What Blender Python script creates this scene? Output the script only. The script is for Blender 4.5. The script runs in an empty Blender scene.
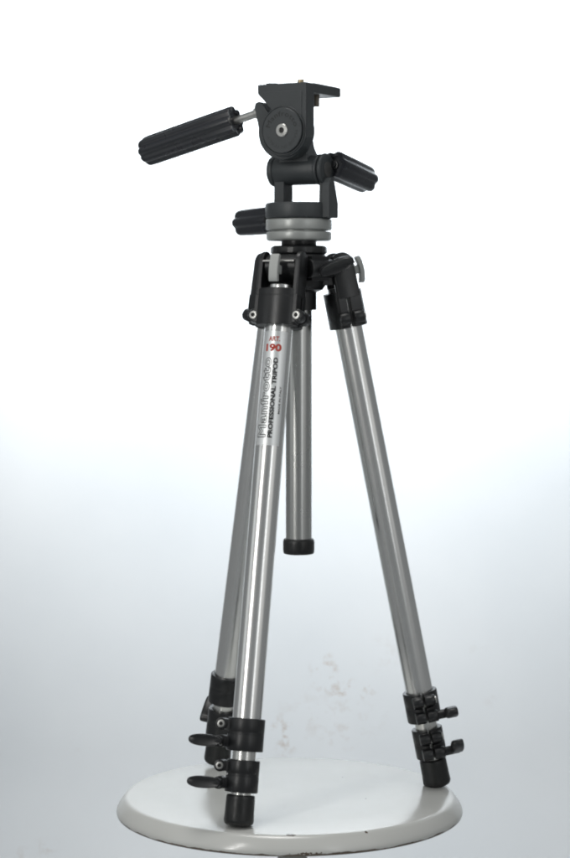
import bpy, bmesh, math, random
from mathutils import Matrix, Vector
random.seed(7)
PI = math.pi
def R(a): return math.radians(a)
scene = bpy.context.scene
COL = scene.collection

# ------------------------------------------------------------------ camera
cam_d = bpy.data.cameras.new('camera')
cam = bpy.data.objects.new('camera', cam_d); COL.objects.link(cam)
cam_d.sensor_fit = 'VERTICAL'; cam_d.sensor_height = 24.0; cam_d.lens = 57.06
cam_d.clip_start = 0.05; cam_d.clip_end = 60.0
cam.location = (-0.012, -1.77, 0.426)
cam.rotation_euler = (R(90 - 3.45), 0, 0)
cam_d.dof.use_dof = True; cam_d.dof.focus_distance = 1.72; cam_d.dof.aperture_fstop = 14
scene.camera = cam

# ------------------------------------------------------------------ world: the dim grey room around the set
world = bpy.data.worlds.new('World'); scene.world = world; world.use_nodes = True
bg = world.node_tree.nodes['Background']
bg.inputs['Color'].default_value = (0.94, 0.98, 1.0, 1); bg.inputs['Strength'].default_value = 0.21

# ------------------------------------------------------------------ studio lamps
def area(name, loc, target, sx, sy, power, color=(1, 1, 1), spread=180):
    d = bpy.data.lights.new(name, 'AREA'); d.shape = 'RECTANGLE'; d.size = sx; d.size_y = sy
    d.energy = power; d.color = color; d.spread = R(spread)
    o = bpy.data.objects.new(name, d); COL.objects.link(o); o.location = loc
    o.rotation_euler = (Vector(target) - Vector(loc)).to_track_quat('-Z', 'Y').to_euler()
    return o
area('backdrop_lamp', (0.06, 0.25, 1.55), (0.06, 1.25, 0.70), 1.3, 0.2, 12.0, (0.90, 0.955, 1.0), 62)
area('key_softbox', (-0.80, -1.05, 0.75), (0, 0, 0.35), 0.07, 1.1, 3.6, (1.0, 0.985, 0.96), 150)
area('side_softbox', (0.66, -1.22, 0.62), (0, 0, 0.3), 0.04, 1.1, 0.8, (0.97, 0.99, 1.0), 150)
area('top_softbox', (-0.2, -0.2, 2.3), (0, -0.1, 0), 0.9, 0.7, 1.9, (1.0, 0.99, 0.97), 60)
area('left_fill', (-1.45, -0.50, 0.95), (0, 0, 0.35), 0.60, 1.7, 1.3, (0.97, 1.0, 1.0), 160)
area('right_fill', (1.10, -1.05, 0.95), (0, 0, 0.35), 1.00, 1.7, 1.7, (1.0, 0.985, 0.96), 160)

scene.view_settings.view_transform = 'Standard'
scene.view_settings.look = 'None'
scene.view_settings.exposure = 0.0
scene.view_settings.gamma = 1.0
scene.view_settings.use_curve_mapping = False
scene.cycles.pixel_filter_type = 'BLACKMAN_HARRIS'
scene.cycles.filter_width = 2.0

# ------------------------------------------------------------------ materials
def mat(name, color, rough=0.5, metal=0.0, noise=None, bump=None, spec=0.5, coat=0.0, var=0.0, var_scale=40):
    m = bpy.data.materials.new(name); m.use_nodes = True
    nt = m.node_tree; p = nt.nodes['Principled BSDF']
    p.inputs['Base Color'].default_value = (*color, 1)
    p.inputs['Roughness'].default_value = rough; p.inputs['Metallic'].default_value = metal
    p.inputs['Specular IOR Level'].default_value = spec
    if coat: p.inputs['Coat Weight'].default_value = coat; p.inputs['Coat Roughness'].default_value = 0.12
    tc = nt.nodes.new('ShaderNodeTexCoord')
    if var:
        n = nt.nodes.new('ShaderNodeTexNoise'); n.inputs['Scale'].default_value = var_scale; n.inputs['Detail'].default_value = 6
        nt.links.new(tc.outputs['Object'], n.inputs['Vector'])
        r = nt.nodes.new('ShaderNodeMapRange'); r.inputs[1].default_value = 0.3; r.inputs[2].default_value = 0.7
        r.inputs[3].default_value = max(0.02, rough - var); r.inputs[4].default_value = rough + var
        nt.links.new(n.outputs['Fac'], r.inputs[0]); nt.links.new(r.outputs[0], p.inputs['Roughness'])
        cr = nt.nodes.new('ShaderNodeMixRGB'); cr.inputs[1].default_value = (*[c * (1 - var) for c in color], 1)
        cr.inputs[2].default_value = (*[min(1, c * (1 + var)) for c in color], 1)
        nt.links.new(n.outputs['Fac'], cr.inputs[0]); nt.links.new(cr.outputs[0], p.inputs['Base Color'])
    if bump:
        n = nt.nodes.new('ShaderNodeTexNoise'); n.inputs['Scale'].default_value = bump[0]; n.inputs['Detail'].default_value = 2
        nt.links.new(tc.outputs['Object'], n.inputs['Vector'])
        b = nt.nodes.new('ShaderNodeBump'); b.inputs['Strength'].default_value = bump[1]; b.inputs['Distance'].default_value = 0.0003
        nt.links.new(n.outputs['Fac'], b.inputs['Height']); nt.links.new(b.outputs[0], p.inputs['Normal'])
    return m

M_cast = mat('black_textured_casting', (0.044, 0.050, 0.053), 0.42, bump=(1500, 0.35), var=0.08)
M_clamp = mat('black_nylon', (0.014, 0.015, 0.016), 0.34, bump=(1200, 0.10), var=0.08)
M_grip = mat('black_rubber_grip', (0.022, 0.024, 0.029), 0.29, var=0.06)
M_rubber = mat('black_rubber_foot', (0.012, 0.013, 0.013), 0.38, var=0.12, var_scale=90)
M_grey = mat('grey_satin_paint', (0.42, 0.435, 0.42), 0.36, 0.35, bump=(1500, 0.15), var=0.05)
M_leverg = mat('grey_lever_paint', (0.42, 0.435, 0.42), 0.45, bump=(1200, 0.2))
M_steel = mat('bright_steel', (0.50, 0.50, 0.48), 0.36, 1.0, var=0.08, var_scale=200)
M_hole = mat('dark_socket', (0.02, 0.02, 0.02), 0.6)
M_brass = mat('brass', (0.45, 0.36, 0.22), 0.35, 1.0)
M_print = mat('black_print', (0.03, 0.03, 0.032), 0.85, spec=0.08)
M_outline = mat('dark_grey_print', (0.06, 0.06, 0.06), 0.85, spec=0.08)
M_red = mat('red_print', (0.50, 0.085, 0.065), 0.85, spec=0.08)
M_emboss = mat('dark_embossing', (0.010, 0.011, 0.012), 0.5)

def tube_mat(name, color, rough):
    m = bpy.data.materials.new(name); m.use_nodes = True
    nt = m.node_tree; p = nt.nodes['Principled BSDF']
    p.inputs['Metallic'].default_value = 1.0
    tc = nt.nodes.new('ShaderNodeTexCoord')
    # fine drawing lines that run along the tube
    sx = nt.nodes.new('ShaderNodeVectorMath'); sx.operation = 'MULTIPLY'; sx.inputs[1].default_value = (1, 1, 0.002)
    nt.links.new(tc.outputs['Object'], sx.inputs[0])
    n = nt.nodes.new('ShaderNodeTexNoise'); n.inputs['Scale'].default_value = 1400; n.inputs['Detail'].default_value = 3
    nt.links.new(sx.outputs[0], n.inputs['Vector'])
    n2 = nt.nodes.new('ShaderNodeTexNoise'); n2.inputs['Scale'].default_value = 45; n2.inputs['Detail'].default_value = 5
    nt.links.new(tc.outputs['Object'], n2.inputs['Vector'])
    mx = nt.nodes.new('ShaderNodeMixRGB'); mx.inputs[1].default_value = (*[c * 0.93 for c in color], 1); mx.inputs[2].default_value = (*[min(1, c * 1.06) for c in color], 1)
    nt.links.new(n.outputs['Fac'], mx.inputs[0]); nt.links.new(mx.outputs[0], p.inputs['Base Color'])
    r = nt.nodes.new('ShaderNodeMapRange'); r.inputs[1].default_value = 0.3; r.inputs[2].default_value = 0.7
    r.inputs[3].default_value = rough - 0.012; r.inputs[4].default_value = rough + 0.015
    nt.links.new(n2.outputs['Fac'], r.inputs[0]); nt.links.new(r.outputs[0], p.inputs['Roughness'])
    return m
M_tube = tube_mat('satin_aluminium_tube', (0.84, 0.84, 0.825), 0.25)
M_tube2 = tube_mat('satin_aluminium_inner_tube', (0.78, 0.78, 0.75), 0.27)
M_col = tube_mat('satin_aluminium_column', (0.56, 0.565, 0.55), 0.28)
M_sticker = tube_mat('clear_sticker_on_aluminium', (0.84, 0.86, 0.86), 0.38)
M_sticker.node_tree.nodes['Principled BSDF'].inputs['Metallic'].default_value = 0.6

# ------------------------------------------------------------------ mesh helpers
class MB:
    """collects shapes in one bmesh"""
    def __init__(s): s.bm = bmesh.new()
    def face(s, vs):
        try: return s.bm.faces.new(vs)
        except ValueError: return None
    def prism(s, outline, h0, h1, M=Matrix()):
        """outline of (x, y) points extruded from z = h0 to h1, then moved by M"""
        a = [s.bm.verts.new(M @ Vector((x, y, h0))) for x, y in outline]
        b = [s.bm.verts.new(M @ Vector((x, y, h1))) for x, y in outline]
        n = len(a)
        s.face(list(reversed(a))); s.face(b)
        for i in range(n): s.face([a[i], a[(i + 1) % n], b[(i + 1) % n], b[i]])
        return s
    def box(s, x0, x1, y0, y1, z0, z1, M=Matrix()):
        return s.prism([(x0, y0), (x1, y0), (x1, y1), (x0, y1)], z0, z1, M)
    def lathe(s, prof, seg=48, M=Matrix(), a0=0.0, a1=2 * PI, closed=False):
        """(r, z) profile turned about z; r = 0 ends close on the axis; partial turns get end caps"""
        full = abs(a1 - a0 - 2 * PI) < 1e-6
        k = seg if full else seg + 1
        rings = []
        for r, z in prof:
            if r < 1e-9: rings.append([s.bm.verts.new(M @ Vector((0, 0, z)))])
            else: rings.append([s.bm.verts.new(M @ Vector((r * math.cos(a0 + (a1 - a0) * i / seg), r * math.sin(a0 + (a1 - a0) * i / seg), z))) for i in range(k)])
        pairs = list(zip(rings, rings[1:]))
        if closed: pairs.append((rings[-1], rings[0]))
        for A, B in pairs:
            for i in range(seg):
                j = (i + 1) % k
                if len(A) == 1 and len(B) == 1: continue
                if len(A) == 1: s.face([A[0], B[j], B[i]])
                elif len(B) == 1: s.face([A[i], A[j], B[0]])
                else: s.face([A[i], A[j], B[j], B[i]])
        if not full and closed:
            s.face([q[0] for q in rings]); s.face([q[-1] for q in reversed(rings)])
        return s
    def cyl(s, p0, p1, r, seg=28, ch=0.0, r1=None):
        p0 = Vector(p0); p1 = Vector(p1); L = (p1 - p0).length; r1 = r if r1 is None else r1
        M = Matrix.Translation(p0) @ (p1 - p0).to_track_quat('Z', 'Y').to_matrix().to_4x4()
        if ch: prof = [(0, 0), (r - ch, 0), (r - ch * .3, ch * .3), (r, ch), (r1, L - ch), (r1 - ch * .3, L - ch * .3), (r1 - ch, L), (0, L)]
        else: prof = [(0, 0), (r, 0), (r1, L), (0, L)]
        return s.lathe(prof, seg, M)
    def build(s, name, m, parent=None, M=None, bevel=0.0, sharp=35, segs=2):
        bmesh.ops.recalc_face_normals(s.bm, faces=s.bm.faces)
        me = bpy.data.meshes.new(name); s.bm.to_mesh(me); s.bm.free()
        me.polygons.foreach_set('use_smooth', [True] * len(me.polygons))
        me.set_sharp_from_angle(angle=R(sharp))
        me.materials.append(m)
        o = bpy.data.objects.new(name, me); COL.objects.link(o)
        if parent: o.parent = parent
        if M is not None: o.matrix_basis = M
        if bevel:
            b = o.modifiers.new('bevel', 'BEVEL'); b.width = bevel; b.segments = segs; b.limit_method = 'ANGLE'; b.angle_limit = R(38)
            b.harden_normals = True
        return o

def axes(o, x, y, z):
    return Matrix(((x[0], y[0], z[0], o[0]), (x[1], y[1], z[1], o[1]), (x[2], y[2], z[2], o[2]), (0, 0, 0, 1)))
def arc(cx, cy, r, a0, a1, n): return [(cx + r * math.cos(R(a0 + (a1 - a0) * i / n)), cy + r * math.sin(R(a0 + (a1 - a0) * i / n))) for i in range(n + 1)]

def text_bm(body, width, height, bold=0.0, outline=0.0, spacing=1.0):
    """flat text as a bmesh, centred, scaled to width x height (height = the box of the whole word)"""
    cu = bpy.data.curves.new('lettering', 'FONT'); cu.body = body; cu.size = 1.0; cu.offset = bold; cu.resolution_u = 4
    cu.space_character = spacing
    if outline: cu.fill_mode = 'NONE'; cu.bevel_depth = outline; cu.bevel_resolution = 0
    ob = bpy.data.objects.new('lettering', cu); COL.objects.link(ob)
    bpy.context.view_layer.update()
    me = bpy.data.meshes.new_from_object(ob.evaluated_get(bpy.context.evaluated_depsgraph_get()))
    bpy.data.objects.remove(ob); bpy.data.curves.remove(cu)
    bm = bmesh.new(); bm.from_mesh(me); bpy.data.meshes.remove(me)
    xs = [v.co.x for v in bm.verts]; ys = [v.co.y for v in bm.verts]
    x0, x1, y0, y1 = min(xs), max(xs), min(ys), max(ys)
    for v in bm.verts:
        v.co.x = ((v.co.x - x0) / (x1 - x0) - .5) * width
        v.co.y = ((v.co.y - y0) / (y1 - y0) - .5) * height
        v.co.z *= width / (x1 - x0)
    return bm
def cut(bm, axis, lo, hi, step):
    n = Vector((1, 0, 0)) if axis == 0 else Vector((0, 1, 0))
    t = lo
    while t < hi:
        bmesh.ops.bisect_plane(bm, geom=bm.verts[:] + bm.edges[:] + bm.faces[:], plane_co=n * t, plane_no=n, dist=1e-7)
        t += step
def bm_obj(name, bm, m, parent, M=None):
    me = bpy.data.meshes.new(name); bm.to_mesh(me); bm.free(); me.materials.append(m)
    o = bpy.data.objects.new(name, me); COL.objects.link(o); o.parent = parent
    if M is not None: o.matrix_basis = M
    return o
def thing(name, label, cat, loc=(0, 0, 0)):
    o = bpy.data.objects.new(name, None); COL.objects.link(o); o.location = loc; o.empty_display_size = 0.1
    o['label'] = label; o['category'] = cat
    return o

# ------------------------------------------------------------------ backdrop: white wall that curves into the floor
def backdrop():
    WY, FZ, RR = 1.25, -0.66, 0.42
    prof = [(-3.2, FZ)] + [(WY - RR - .6 + .6 * i / 4, FZ) for i in range(5)]
    prof += [(WY - RR + RR * math.sin(PI / 2 * i / 14), FZ + RR - RR * math.cos(PI / 2 * i / 14)) for i in range(1, 15)]
    prof += [(WY, z) for z in (0.2, 0.8, 1.6, 2.7)]
    b = MB(); bm = b.bm; cols = []
    for x in (-1.05, -.5, 0, .5, 1.05): cols.append([bm.verts.new((x, y, z)) for y, z in prof])
    for A, B in zip(cols, cols[1:]):
        for i in range(len(prof) - 1): bm.faces.new([A[i], B[i], B[i + 1], A[i + 1]])
    m = bpy.data.materials.new('white_painted_backdrop'); m.use_nodes = True
    nt = m.node_tree; p = nt.nodes['Principled BSDF']; p.inputs['Roughness'].default_value = 0.75; p.inputs['Specular IOR Level'].default_value = 0.2
    g = nt.nodes.new('ShaderNodeNewGeometry')
    L = nt.links.new
    def math_(op, a, b_=None):
        n = nt.nodes.new('ShaderNodeMath'); n.operation = op
        for i, v in enumerate((a, b_)):
            if v is None: continue
            if isinstance(v, (int, float)): n.inputs[i].default_value = v
            else: L(v, n.inputs[i])
        return n.outputs[0]
    # scuffs: each a patch where fine noise breaks through
    total = None
    for (x, z, rx, rz, amt) in STAINS:
        s = nt.nodes.new('ShaderNodeVectorMath'); s.operation = 'SUBTRACT'; s.inputs[1].default_value = (x, WY, z); L(g.outputs['Position'], s.inputs[0])
        q = nt.nodes.new('ShaderNodeVectorMath'); q.operation = 'MULTIPLY'; q.inputs[1].default_value = (1 / rx, 0, 1 / rz); L(s.outputs[0], q.inputs[0])
        l = nt.nodes.new('ShaderNodeVectorMath'); l.operation = 'LENGTH'; L(q.outputs[0], l.inputs[0])
        r = nt.nodes.new('ShaderNodeMapRange'); r.inputs[1].default_value = 0.15; r.inputs[2].default_value = 1.0; r.inputs[3].default_value = min(1, amt * 2.1); r.inputs[4].default_value = 0.0
        L(l.outputs['Value'], r.inputs[0])
        total = r.outputs[0] if total is None else math_('MAXIMUM', total, r.outputs[0])
    n = nt.nodes.new('ShaderNodeTexNoise'); n.inputs['Scale'].default_value = 58; n.inputs['Detail'].default_value = 5; n.inputs['Roughness'].default_value = 0.65
    L(g.outputs['Position'], n.inputs['Vector'])
    th = nt.nodes.new('ShaderNodeMapRange'); th.inputs[1].default_value = 0.50; th.inputs[2].default_value = 0.66; L(n.outputs['Fac'], th.inputs[0])
    stain = math_('MULTIPLY', total, th.outputs[0])
    n2 = nt.nodes.new('ShaderNodeTexNoise'); n2.inputs['Scale'].default_value = 2.2; n2.inputs['Detail'].default_value = 6; L(g.outputs['Position'], n2.inputs['Vector'])
    base = nt.nodes.new('ShaderNodeMixRGB'); base.inputs[1].default_value = (0.66, 0.69, 0.71, 1); base.inputs[2].default_value = (0.90, 0.90, 0.895, 1); L(n2.outputs['Fac'], base.inputs[0])
    mx = nt.nodes.new('ShaderNodeMixRGB'); mx.inputs[2].default_value = (0.43, 0.31, 0.22, 1); L(stain, mx.inputs[0]); L(base.outputs[0], mx.inputs[1])
    L(mx.outputs[0], p.inputs['Base Color'])
    o = b.build('backdrop', m); o['kind'] = 'structure'
    return o
def on_wall(px, py, Y=1.25):
    """where a mark seen in the photograph sits on the wall"""
    pit = R(3.45); x = (px - 285) / 2040; y = -(py - 429) / 2040
    dy = math.cos(pit) + y * math.sin(pit); dz = -math.sin(pit) + y * math.cos(pit); t = (Y + 1.77) / dy
    return -0.012 + x * t, 0.426 + dz * t
S = 3.02 / 2040
STAINS = []
for (px, py, rx, ry, amt) in [(324, 673, 15, 22, .42), (350, 690, 26, 13, .42), (283, 735, 17, 22, .40), (330, 715, 60, 30, .10), (386, 655, 30, 22, .05),
                              (345, 735, 30, 16, .14), (48, 843, 16, 9, .14), (25, 850, 14, 8, .10), (480, 650, 12, 8, .06), (498, 700, 16, 9, .06), (80, 745, 12, 7, .08)]:
    x, z = on_wall(px, py); STAINS.append((x, z, rx * S * 1.15, ry * S * 1.15, amt))
backdrop()

# ------------------------------------------------------------------ stool
stool = thing('stool', 'round white painted stool top with chipped rim on a steel post', 'stool', (-0.008, -0.005, -0.66))
def stool_paint():
    m = mat('white_stool_paint', (0.60, 0.605, 0.58), 0.22, var=0.04, var_scale=14)
    nt = m.node_tree; p = nt.nodes['Principled BSDF']; L = nt.links.new
    p.inputs['Coat Weight'].default_value = 0.22; p.inputs['Coat Roughness'].default_value = 0.14
    old = p.inputs['Base Color'].links[0].from_socket
    tc = nt.nodes.new('ShaderNodeTexCoord'); sep = nt.nodes.new('ShaderNodeSeparateXYZ'); L(tc.outputs['Object'], sep.inputs[0])
    # worn lower edge and a few chips
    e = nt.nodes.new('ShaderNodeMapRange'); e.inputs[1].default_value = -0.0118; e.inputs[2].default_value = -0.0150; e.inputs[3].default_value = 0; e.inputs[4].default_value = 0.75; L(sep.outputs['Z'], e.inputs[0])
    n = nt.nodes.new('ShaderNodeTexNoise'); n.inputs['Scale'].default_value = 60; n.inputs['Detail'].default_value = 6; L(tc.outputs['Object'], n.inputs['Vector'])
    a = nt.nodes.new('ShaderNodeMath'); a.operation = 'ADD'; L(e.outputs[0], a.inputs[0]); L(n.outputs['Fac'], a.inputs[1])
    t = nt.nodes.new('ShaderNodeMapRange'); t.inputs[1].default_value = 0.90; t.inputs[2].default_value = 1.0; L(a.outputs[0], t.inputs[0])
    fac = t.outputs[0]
    for (cx, cy, cz, sx, sy, sz, cut_) in CHIPS:
        s = nt.nodes.new('ShaderNodeVectorMath'); s.operation = 'SUBTRACT'; s.inputs[1].default_value = (cx, cy, cz); L(tc.outputs['Object'], s.inputs[0])
        q = nt.nodes.new('ShaderNodeVectorMath'); q.operation = 'DIVIDE'; q.inputs[1].default_value = (sx, sy, sz); L(s.outputs[0], q.inputs[0])
        l = nt.nodes.new('ShaderNodeVectorMath'); l.operation = 'LENGTH'; L(q.outputs[0], l.inputs[0])
        nn = nt.nodes.new('ShaderNodeTexNoise'); nn.inputs['Scale'].default_value = 420; nn.inputs['Detail'].default_value = 4; L(tc.outputs['Object'], nn.inputs['Vector'])
        ad = nt.nodes.new('ShaderNodeMath'); ad.operation = 'SUBTRACT'; L(nn.outputs['Fac'], ad.inputs[0]); L(l.outputs['Value'], ad.inputs[1])
        r = nt.nodes.new('ShaderNodeMapRange'); r.inputs[1].default_value = cut_; r.inputs[2].default_value = cut_ + .12; L(ad.outputs[0], r.inputs[0])
        mx_ = nt.nodes.new('ShaderNodeMath'); mx_.operation = 'MAXIMUM'; L(fac, mx_.inputs[0]); L(r.outputs[0], mx_.inputs[1]); fac = mx_.outputs[0]
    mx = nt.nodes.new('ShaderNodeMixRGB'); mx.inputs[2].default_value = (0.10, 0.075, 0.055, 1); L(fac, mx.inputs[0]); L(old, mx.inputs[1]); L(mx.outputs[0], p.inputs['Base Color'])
    return m
CHIPS = [(0.000, -0.1405, -0.0005, 0.0065, 0.003, 0.003, -0.25), (0.010, -0.1475, -0.0130, 0.026, 0.006, 0.0022, -0.15), (0.062, -0.129, -0.001, 0.0022, 0.002, 0.002, -0.2),
         (0.048, 0.06, 0, 0.0012, 0.0012, 0.001, -0.2), (0.066, -0.02, 0, 0.0012, 0.0012, 0.001, -0.2), (-0.03, -0.08, 0, 0.0010, 0.0010, 0.001, -0.2)]
prof = [(0, 0), (.05, 0), (.10, 0), (.1385, -.0001), (.1402, -.0004), (.1417, -.0012), (.1432, -.0026), (.1455, -.0056), (.1478, -.0088), (.1490, -.0112), (.1494, -.0134), (.1490, -.0150), (.1480, -.0156), (.142, -.0150), (.13, -.0125), (.02, -.0125), (0, -.0125)]
MB().lathe([(r * 1.012, z) for r, z in prof], 128).build('seat', stool_paint(), stool, Matrix.Translation((0, 0, 0.66)), sharp=50)
MB().lathe([(0, 0.0), (.0130, 0.0), (.0130, .640), (.0165, .644), (.0165, .6470), (0, .6470)], 40).build('post', mat('dull_steel_post', (0.34, 0.34, 0.32), 0.40, 0.45, var=0.1), stool, Matrix.Translation((.0025, 0, 0)))

# ------------------------------------------------------------------ tripod
tripod = thing('tripod', 'silver and black camera tripod with three-way head standing on the white stool', 'tripod')

# ---- legs; leg frame: x outward, y sideways, z up along the leg, origin at the hinge
LEGLEN = 0.4712
def leg_frame(az, rfoot, rtop=0.0455, ztop=0.4057, zp=0.462):
    slope = (rfoot - rtop) / ztop
    rp = rtop - (zp - ztop) * slope
    ph = R(az); tau = math.atan(slope)
    d = Vector((math.sin(tau) * math.cos(ph), math.sin(tau) * math.sin(ph), -math.cos(tau)))
    z = -d; y = Vector((-math.sin(ph), math.cos(ph), 0)); x = y.cross(z)
    return axes(Vector((rp * math.cos(ph), rp * math.sin(ph), zp)), x, y, z)

def ring_prof(ri, ro, z0, z1, c=0.0007):
    return [(ri, z0), (ro - c, z0), (ro - c * .3, z0 + c * .3), (ro, z0 + c), (ro, z1 - c), (ro - c * .3, z1 - c * .3), (ro - c, z1), (ri, z1)]

def collar_mesh(ri, ro, z_top, h, rel):
    """split clamp with two pairs of ears that point along the angle rel; returns MB, ear direction, bolt direction"""
    e = Vector((math.cos(rel), math.sin(rel), 0)); a = Vector((-e.y, e.x, 0))
    m = MB(); gap = 0.0011 / ri
    h1 = h * 0.44; zs = z_top - h1; zl = zs - 0.0014; zb = z_top - h
    m.lathe(ring_prof(ri, ro, zs, z_top), 56, a0=rel + gap, a1=rel + 2 * PI - gap, closed=True)
    m.lathe(ring_prof(ri, ro, zb, zl), 56, a0=rel + gap, a1=rel + 2 * PI - gap, closed=True)
    m.lathe([(ri, zl - .0008), (ro - .00005, zl - .0008), (ro - .00005, zs + .0008), (ri, zs + .0008)], 40, a0=rel + .62, a1=rel + 2 * PI - .62, closed=True)
    E = axes((0, 0, 0), e, a, Vector((0, 0, 1)))
    ce = ro + 0.0042
    for zc, r in ((z_top - h1 * .5, 0.0049), (zb + (h - h1 - .0014) * .5, 0.0052)):
        for s in (-1, 1):
            w0, w1 = 0.0009, 0.0098
            m.cyl(E @ Vector((ce, s * w0, zc)), E @ Vector((ce, s * w1, zc)), r, 26, 0.0006)
            m.box(ro * .80, ce, min(s * w0, s * (w1 - .0012)), max(s * w0, s * (w1 - .0012)), zc - r * .82, zc + r * .82, E)
    return m, e, a, ce, z_top - h1 * .5, zb + (h - h1 - .0014) * .5

def paddle_outline(L, hw):
    """drop outline: round at the hub (origin), long oval to x = L"""
    pts = []
    for i in range(36):
        t = 2 * PI * i / 36
        x = (L - 0.004) / 2 + (L + 0.004) / 2 * math.cos(t); y = hw * math.sin(t)
        k = (x + 0.004) / (L + 0.004)
        y = hw * math.copysign(abs(math.sin(t)) ** .8, math.sin(t)) * (0.86 + 0.16 * k)
        pts.append((x, y))
    return pts

def bolt(name, parent, p, axis, r=0.0036, h=0.0016):
    """socket-head bolt: bright head with a dark hexagon socket"""
    p = Vector(p); axis = Vector(axis).normalized()
    M = Matrix.Translation(p) @ axis.to_track_quat('Z', 'Y').to_matrix().to_4x4()
    m = MB()
    m.lathe([(r, -.0008), (r, h - .0006), (r - .0004, h - .0001), (r - .0008, h), (r * .52, h), (r * .46, h - .0004)], 24, M)
    hexa = [(r * .46 * math.cos(PI / 3 * i), r * .46 * math.sin(PI / 3 * i)) for i in range(6)]
    o = m.build(name, M_steel, parent)
    s = MB(); s.prism(hexa, h - .0014, h - .0009, M)
    ring = MB(); ring.lathe([(r * .56, h - .0012), (0, h - .0012)], 24, M)
    # socket floor joined to the bolt as a second material slot
    o.data.materials.append(M_hole)
    bm = bmesh.new(); bm.from_mesh(o.data); k = len(bm.faces)
    tmp = bpy.data.meshes.new('tmp'); ring.bm.to_mesh(tmp); bm.from_mesh(tmp); bpy.data.meshes.remove(tmp); ring.bm.free(); s.bm.free()
    bm.faces.ensure_lookup_table()
    for f in bm.faces[k:]: f.material_index = 1
    bm.to_mesh(o.data); bm.free()
    return o

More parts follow.
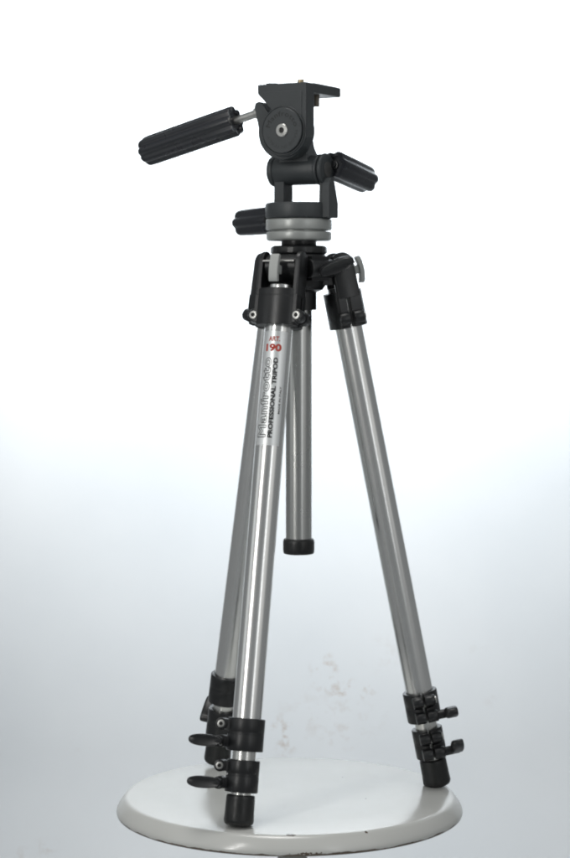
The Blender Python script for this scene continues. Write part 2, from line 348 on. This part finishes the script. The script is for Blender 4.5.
def make_leg(az, rfoot, rel_e, lever_tilt, with_print, rtop=0.0455, turn_low=0):
    M = leg_frame(az, rfoot, rtop)
    # upper tube
    t = MB(); t.lathe([(.0108, -.020), (.0117, -.020), (.0120, -.0203), (.0120, -.386), (.0108, -.386)], 64)
    leg = t.build('leg', M_tube, tripod, M)
    MB().lathe([(.0088, -.385), (.0097, -.385), (.0097, -.420), (.0088, -.420)], 48).build('middle_tube', M_tube2, leg)
    MB().lathe([(.0072, -.419), (.0084, -.419), (.0084, -.450), (.0072, -.450)], 48).build('tip_tube', M_tube2, leg)
    # hinge bracket
    b = MB(); half = 0.0010 / 0.0165
    side = [(.0017, -.0181), (.0085, -.0181), (.0112, -.0165), (.0136, -.0125), (.0153, -.0080), (.0163, -.0030)]
    hull = side + [(x, -y) for x, y in reversed(side)]
    b.prism(hull, -.0552, -.0300); b.prism([(-x, y) for x, y in reversed(hull)], -.0552, -.0300)
    whole = [(x if x > .002 else 0, y) for x, y in side[1:]]
    whole = whole + [(x, -y) for x, y in reversed(whole)]
    b.prism(whole + [(-x, -y) for x, y in whole], -.0303, -.0238)
    for s in (-1, 1):
        # arm: rounded at the hinge; split in two below
        Ma = axes((0, 0, 0), (1, 0, 0), (0, 0, 1), (0, -1, 0))
        y0, y1 = sorted((-s * .0146, -s * .0193))
        out = arc(.0012, 0, .0100, 0, 180, 16) + [(-.0088, -.0295), (.0116, -.0295)]
        rows = [(1.0, -s * .0146), (1.0, -s * .0176), (.90, -s * .0189), (.66, -s * .0195)]
        lo = [[b.bm.verts.new(Ma @ Vector((.0014 + (x - .0014) * k_, z if z < -.02 else z * (.5 + .5 * k_), h_))) for x, z in out] for k_, h_ in rows]
        for A_, B_ in zip(lo, lo[1:]):
            for i in range(len(out)): b.face([A_[i], A_[(i + 1) % len(out)], B_[(i + 1) % len(out)], B_[i]])
        b.face(lo[0]); b.face(lo[-1])
        for q in (-1, 1):
            x0, x1 = sorted((q * .0017, .0115 if q > 0 else -.0087))
            b.box(x0, x1, *sorted((s * .0148, s * .0192)), -.0530, -.0290)
            b.cyl((q * .0017, s * .0196, -.0468), (q * .0108, s * .0196, -.0468), .0056, 28, .0006)
            b.box(*sorted((q * .0017, q * .0098)), *sorted((s * .0125, s * .0200)), -.0522, -.0418)
    b.build('leg_bracket', M_clamp, leg, bevel=.0006)
    for s in (-1, 1):
        bolt('bracket_bolt', leg, (.0107, s * .0196, -.0468), (1, 0, 0), .0036)
    # hinge pin and the grey angle lever outside the hinge
    MB().cyl((.0126, -.0142, -.0005), (.0126, .0142, -.0005), .0009, 12).build('hinge_pin', M_steel, leg)
    lv = MB()
    out = []
    for i in range(13):
        z = -.0120 + .0240 * i / 12; out.append((.0205 - 12.0 * z * z - (.0006 if i in (0, 12) else 0), z))
    for i in range(12, -1, -1):
        z = -.0112 + .0224 * i / 12; out.append((.0163 - 14.0 * z * z, z))
    lv.prism(out, -.0041, .0041, axes((.0022, 0, -.0080), (1, 0, 0), (0, 0, 1), (0, -1, 0)))
    lv.box(.0080, .0190, -.0022, .0022, -.0115, -.0040)
    lv.build('angle_lever', M_leverg, leg, bevel=.0008)
    # clamp collars with levers
    for (ri, ro, zt, hh, tilt, turn) in ((.0121, .0153, -.3838, .0268, lever_tilt[0], 0), (.0098, .0137, -.4178, .0264, lever_tilt[1], turn_low)):
        rel = R(rel_e + turn - az)
        cm, e, a, ce, zu, zl = collar_mesh(ri, ro, zt, hh, rel)
        c = cm.build('clamp_collar', M_clamp, leg, bevel=.0003, segs=1)
        pe = e * ce
        bolt('clamp_bolt', leg, pe + a * .0097 + Vector((0, 0, zu)), a, .0032)
        lm = MB()
        o0 = pe + Vector((0, 0, zl))
        lm.cyl(o0 + a * .0100, o0 + a * .0225, .0040, 24)
        z_ = Vector((0, 0, 1)); ex = e * math.cos(tilt) + z_ * math.sin(tilt); ey = -e * math.sin(tilt) + z_ * math.cos(tilt)
        P = axes(o0 + a * .0205, ex, ey, ex.cross(ey))
        # dished paddle: stacked outlines
        rows = [(-.0050, .72), (-.0044, .90), (-.0030, 1.0), (.0030, 1.0), (.0042, .95), (.0047, .86), (.0038, .55)]
        sign = 1 if ex.cross(ey).dot(a) > 0 else -1
        base = paddle_outline(.0238, .0053); cxm = .0100
        rings = []
        for hgt, sc in rows:
            rings.append([lm.bm.verts.new(P @ Vector((cxm + (x - cxm) * (sc * .5 + .5 if sc > .7 else sc), y * sc, sign * hgt))) for x, y in base])
        for A_, B_ in zip(rings, rings[1:]):
            for i in range(36): lm.face([A_[i], A_[(i + 1) % 36], B_[(i + 1) % 36], B_[i]])
        lm.face(rings[0]); lm.face(rings[-1])
        lm.build('clamp_lever', M_clamp, leg, sharp=50)
    # rubber foot
    zt = -.4462; zb = -LEGLEN
    MB().lathe([(.0080, zt), (.0108, zt), (.0114, zt - .0003), (.0118, zt - .0010), (.0119, zt - .0035), (.0121, zt - .014), (.0124, zt - .0205), (.0123, zb + .0036), (.0119, zb + .0022), (.0110, zb + .0010), (.0094, zb + .0002), (0, zb)], 48).build('rubber_foot', M_rubber, leg, sharp=60)
    if with_print:
        th0 = R(11)
        st = MB(); n = 30; z0, z1 = -.1575, -.0605; rr = .01206
        rows = []
        for z in (z0, z0 + .001, z1 - .001, z1):
            rows.append([st.bm.verts.new((rr * math.cos(th0 + R(-54 + 108 * i / n)), rr * math.sin(th0 + R(-54 + 108 * i / n)), z)) for i in range(n + 1)])
        for A_, B_ in zip(rows, rows[1:]):
            for i in range(n): st.face([A_[i], A_[i + 1], B_[i + 1], B_[i]])
        st.build('sticker', M_sticker, leg)
        def wrap(body, width, height, ang, s, upright, m, bold=0.0, outline=0.0, spacing=1.0, name='lettering'):
            bm = text_bm(body, width, height, bold, outline, spacing)
            if upright: cut(bm, 0, -width / 2, width / 2, .0007)
            else: cut(bm, 1, -height / 2, height / 2, .0007)
            r_ = rr + .00006
            for v in bm.verts:
                tx, ty, tz = v.co
                an, z = (R(ang) + tx / rr, -s + ty) if upright else (R(ang) - ty / rr, -s + tx)
                q = r_ + max(0, tz) * .15
                v.co = Vector((q * math.cos(an), q * math.sin(an), z))
            o = bm_obj(name, bm, m, leg); return o
        wrap('ART.', .0100, .0042, 9, .0672, True, M_red, .035)
        wrap('190', .0140, .0066, 8, .0748, True, M_red, .048)
        wrap('Manfrotto', .0680, .0086, -15, .1172, False, M_outline, .022, .024, 1.12)
        wrap('PROFESSIONAL TRIPOD', .0680, .0039, 21.5, .1172, False, M_print, .042)
        wrap('MADE IN ITALY', .0232, .0017, 51, .1190, False, M_print, .025)
    return leg

make_leg(-112.5, 0.1315, 172, (R(0), R(0)), True)
make_leg(11, 0.1262, -85, (R(14), R(27)), False, 0.0447)
make_leg(125, 0.1320, 59, (R(0), R(38)), False, 0.0430, 17)

# ---- hub that carries the legs
AZ = (-112.5, 11, 125)
h = MB()
h.lathe([(.0125, .4705), (.0225, .4705), (.0236, .4712), (.0239, .4722), (.0239, .4762), (.0234, .4772), (.0220, .4778), (.0125, .4778)], 64, closed=True)
h.lathe([(.0125, .4225), (.0148, .4225), (.0152, .4230), (.0152, .4380), (.0205, .4400), (.0232, .4440), (.0232, .4690), (.0225, .4704), (.0125, .4704)], 64, closed=True)
for az in AZ:
    A = Matrix.Rotation(R(az), 4, 'Z')
    out = [(.012, .4440), (.030, .4440), (.0380, .4480)] + arc(.0350, .4600, .0085, -30, 95, 10) + [(.012, .4690)]
    h.prism(out, -.0138, .0138, A @ axes((0, 0, 0), (1, 0, 0), (0, 0, 1), (0, -1, 0)))
    h.cyl(A @ Vector((.0335, -.0138, .4620)), A @ Vector((.0335, .0138, .4620)), .0075, 24)
A = Matrix.Rotation(R(-52), 4, 'Z')
h.box(.016, .0300, -.0095, .0095, .4475, .4685, A)
h.cyl(A @ Vector((.0285, -.0125, .4580)), A @ Vector((.0285, .0125, .4580)), .0080, 26, .0008)
hub = h.build('hub', M_clamp, tripod, bevel=.0008)
# small ribs under the hub rim
for k in range(9):
    an = R(40 * k + 12)
    A = Matrix.Rotation(an, 4, 'Z')
    MB().box(.0225, .0243, -.0028, .0028, .4716, .4766, A).build('rim_tooth', M_clamp, hub, bevel=.0004)
lk = MB()
ex = Vector((.90, -.20, .36)).normalized(); nz = Vector((.10, -.93, -.28)); nz = (nz - ex * nz.dot(ex)).normalized(); ey = nz.cross(ex)
P = axes(Vector((.0210, -.0340, .4555)), ex, ey, nz)
base = paddle_outline(.0275, .0062); rings = []
for hgt, sc in [(-.0042, .72), (-.0034, .9), (-.0018, 1.0), (.0022, 1.0), (.0034, .93), (.0039, .82), (.0030, .5)]:
    rings.append([lk.bm.verts.new(P @ Vector((.012 + (x - .012) * (sc * .5 + .5), y * sc, hgt))) for x, y in base])
for A_, B_ in zip(rings, rings[1:]):
    for i in range(36): lk.face([A_[i], A_[(i + 1) % 36], B_[(i + 1) % 36], B_[i]])
lk.face(rings[0]); lk.face(rings[-1])
lk.cyl((.0185, -.0225, .4575), (.0225, -.0325, .4565), .0050, 20)
lk.build('column_lock_lever', M_clamp, hub, sharp=50)

# ---- centre column
c = MB(); c.lathe([(.0100, .2150), (.0113, .2150), (.0113, .4860), (.0100, .4860)], 64, closed=True)
column = c.build('centre_column', M_col, tripod)
MB().lathe([(0, .2103), (.0118, .2103), (.0130, .2107), (.0135, .2118), (.0137, .2150), (.0137, .2205), (.0134, .2225), (.0124, .2237), (.0114, .2239)], 56).build('end_cap', M_rubber, column, sharp=60)
MB().lathe([(0, .4779), (.0150, .4779), (.0152, .4782), (.0152, .4822), (0, .4822)], 48).build('column_top', M_clamp, column)

# ---- three-way head; head frame: x along the tilt barrel, y backward, z up
H = Matrix.Rotation(R(-30), 4, 'Z')
FX = axes((0, 0, 0), (1, 0, 0), (0, 0, 1), (0, -1, 0))       # outline in x-z, extruded toward the front
ZD = .575
base = MB(); base.lathe([(0, .5012), (.0275, .5012), (.0286, .5017), (.0291, .5028), (.0291, .5128), (.0287, .5140), (.0276, .5147), (0, .5147)], 72)
base.box(-.0205, -.0105, -.0080, .0080, .5120, .5400)                     # inner post
out = [(.0082, .5013), (.0082, .5140), (.0020, .5320), (-.0010, .5358), (-.0050, .5350), (-.0076, .5300), (-.0080, .5240), (-.0080, .5013)]
base.prism(out, .0262, .0343, axes((0, 0, 0), (0, 1, 0), (0, 0, 1), (1, 0, 0)))
base.cyl((.0240, 0, .5427), (.0282, 0, .5427), .0138, 56, .0014)
base.prism([(.0100, .5100), (.0100, .5380), (-.0060, .5420), (-.0075, .5100)], .0235, .0280, axes((0, 0, 0), (0, 1, 0), (0, 0, 1), (1, 0, 0)))
base.box(.0170, .0275, -.0083, .0083, .5020, .5142)
yoke = base.build('yoke', M_cast, tripod, H, bevel=.0009)
MB().cyl((.0280, 0, .5427), (.0287, 0, .5427), .0066, 32, .0003).build('pivot_cap', mat('grey_pivot_cap', (0.07, 0.07, 0.068), 0.5), yoke)
MB().cyl((-.0060, -.0050, .5140), (-.0060, -.0050, .5157), .0022, 20, .0006).build('screw', M_clamp, yoke)
sw = MB(); sw.lathe([(0, .4912), (.0270, .4912), (.0281, .4916), (.0286, .4926), (.0286, .4994), (.0282, .5004), (.0272, .5009), (0, .5009)], 72)
swivel = sw.build('swivel_disc', M_grey, tripod, H, sharp=60)
MB().lathe([(0, .4822), (.0262, .4822), (.0276, .4828), (.0282, .4840), (.0282, .4888), (.0280, .4895), (.0274, .4899), (.0235, .4899), (.0235, .4913), (0, .4913)], 72).build('lower_disc', M_grey, swivel, sharp=60)
# barrel
ba = MB()
ba.cyl((-.0205, 0, .5427), (.0215, 0, .5427), .0126, 56, .0006)
ba.cyl((-.0255, 0, .5427), (-.0203, 0, .5427), .0134, 56, .0012)
ba.cyl((.0195, 0, .5427), (.0232, 0, .5427), .0132, 56, .0010)
ba.prism([(-.0140, .5480), (.0150, .5480), (.0135, .5560), (.0105, .5620), (.0090, .5700), (.0090, .5850), (-.0125, .5850)], -.0090, .0105, FX)
barrel = ba.build('tilt_barrel', M_cast, tripod, H, bevel=.0008)
# ear casting behind the front body
cc = -.003
ear = [(-.0313, .0215), (-.0305, .0248), (-.0275, .0260), (-.0245, .0255), (-.0150, .0140)] + [(.010, .020)] + [(cc + x, z) for x, z in arc(0, 0, .0243, 20, -188, 30)]
E_ = MB(); E_.prism([(x, ZD + z) for x, z in ear], .0095, .0230, FX)
earo = E_.build('tilt_casting', M_cast, barrel, bevel=.0010)
# front body
body = [(-.0260, .0400), (.0220, .0400), (.0220, -.0060)] + arc(0, 0, .0222, -20, -232, 30) + [(-.0135, .0196), (-.0260, .0322)]
F_ = MB(); F_.prism([(x, ZD + z) for x, z in body], .0120, .0262, FX)
front = F_.build('head_body', M_cast, tripod, H, bevel=.0013, segs=3)
# raised field: the face inside the rim on the right
MB().prism([(x, ZD + z) for x, z in [(-.0235, .0335), (.0165, .0335), (.0178, .0320), (.0178, -.0040), (.0150, -.0120), (-.0120, .0180), (-.0235, .0310)]], .0258, .0269, FX).build('face_plate', M_cast, front, bevel=.0006)
MB().lathe([(0, 0), (.0207, 0), (.0210, .0016), (.0207, .0021), (.0202, .0021), (.0202, .0004), (.0192, .0004), (.0192, .0032), (.0187, .0036), (0, .0034)], 80, axes((0, -.0256, ZD), (1, 0, 0), (0, 0, 1), (0, -1, 0))).build('tension_disc', M_cast, front, sharp=30)
FB = axes((0, -.0292, ZD), (1, 0, 0), (0, 0, 1), (0, -1, 0))
scr = MB(); scr.lathe([(.0056, -.0010), (.0056, .0006), (.0052, .0010), (.0026, .0012), (.0022, .0006), (.0020, -.0004), (0, -.0004)], 32, FB)
scr.build('face_screw', M_steel, front, sharp=30)
scd = MB(); scd.prism([(.0021 * math.cos(PI / 3 * i), .0021 * math.sin(PI / 3 * i)) for i in range(6)], -.0003, -.0001, FB); scd.build('screw_socket', M_hole, front)
def ring_text(body, rad, a_mid, span, height, m):
    """letters set clockwise round the disc with their tops outward"""
    bm = text_bm(body, span, height, 0, 0, 1.1)
    cut(bm, 0, -span / 2, span / 2, .0012)
    for v in bm.verts:
        an = R(a_mid) - v.co.x / rad; q = rad + v.co.y
        v.co = FB @ Vector((q * math.cos(an), q * math.sin(an), .00008))
    bm_obj('lettering', bm, m, front)
ring_text('Manfrotto', .0142, 90, .0385, .0043, M_emboss)
ring_text('MADE IN ITALY', .0142, -82, .0400, .0024, mat('faint_embossing', (0.026, 0.029, 0.031), 0.5))
# camera plate on top
pl = MB()
pl.prism([(-.0255, -.0120), (.0216, -.0120), (.0216, .0355), (.0200, .0370), (-.0240, .0370), (-.0255, .0355)], ZD + .0323, ZD + .0404)
plate = pl.build('camera_plate', M_cast, tripod, H, bevel=.0009)
pd = MB(); pd.box(-.0225, .0190, -.0070, .0340, ZD + .0402, ZD + .0411); pd.build('plate_pad', M_rubber, plate, bevel=.0006)
MB().lathe([(0, .0405), (.0028, .0405), (.0028, .0456), (.0025, .0460), (0, .0460)], 20, Matrix.Translation((-.0010, .0050, ZD))).build('camera_screw', M_brass, plate)
MB().cyl((.0120, .0095, ZD + .0225), (.0120, .0095, ZD + .0330), .0026, 20, .0005).build('plate_knob', mat('dull_grey_knob', (.19, .165, .13), .5), plate)
MB().cyl((-.0150, -.0190, ZD + .0390), (-.0150, -.0190, ZD + .0410), .0060, 28, .0006).build('bubble_cap', M_cast, plate)

# ---- handles
def handle(name, p, d, rod, L, r, lobes=7, phase=0.0, rod_r=.0035, rod_m=None):
    """fluted grip that starts rod metres from p along d; p and d in the head frame"""
    d = Vector(d).normalized(); p = Vector(p)
    Mh = Matrix.Translation(p) @ d.to_track_quat('Z', 'Y').to_matrix().to_4x4()
    g = MB(); n = 12 * lobes
    rows = [(rod + .0010, .80), (rod + .0002, .90), (rod, .955), (rod + .0016, 1.0), (rod + L * .5, 1.0), (rod + L - .009, .985), (rod + L - .005, .965), (rod + L - .0025, .91), (rod + L - .0006, .78), (rod + L, .55)]
    rows = [(rod + .0016, .62), (rod + .0004, .66)] + rows[1:]
    rings = []
    for z, sc in rows:
        ring = []
        for i in range(n):
            t = 2 * PI * i / n
            w = math.cos(lobes * t + phase)
            depth = .085 if sc > .6 else .03
            rad = r * sc * (1 - depth + depth * (1 - (0.5 - 0.5 * w) ** 1.6 * 2))
            ring.append(g.bm.verts.new(Mh @ Vector((rad * math.cos(t), rad * math.sin(t), z))))
        rings.append(ring)
    for A_, B_ in zip(rings, rings[1:]):
        for i in range(n): g.face([A_[i], A_[(i + 1) % n], B_[(i + 1) % n], B_[i]])
    g.face(rings[0]); g.face(rings[-1])
    o = g.build(name, M_grip, tripod, H, sharp=45)
    q = MB(); q.cyl(Mh @ Vector((0, 0, -.004)), Mh @ Vector((0, 0, rod + .004)), rod_r, 24)
    q.cyl(Mh @ Vector((0, 0, -.0015)), Mh @ Vector((0, 0, .0030)), rod_r + .0014, 24, .0005)
    q.build('rod', rod_m or M_steel, o)
    return o
handle('handle', (-.0310, -.0160, ZD + .0172), (-math.cos(R(14)), 0, -math.sin(R(14))), .0235, .0990, .0134, 8, .4)
handle('handle', (.0285, .0110, .5470), (0, math.cos(R(9)), -math.sin(R(9))), -.0010, .0655, .0126, 6, .5, .0031, M_clamp)
a3 = R(130 + 30)
handle('handle', (.0270 * math.cos(a3), .0270 * math.sin(a3), .5015), (math.cos(a3), math.sin(a3), -.03), .0060, .0480, .0126, 6, .2)
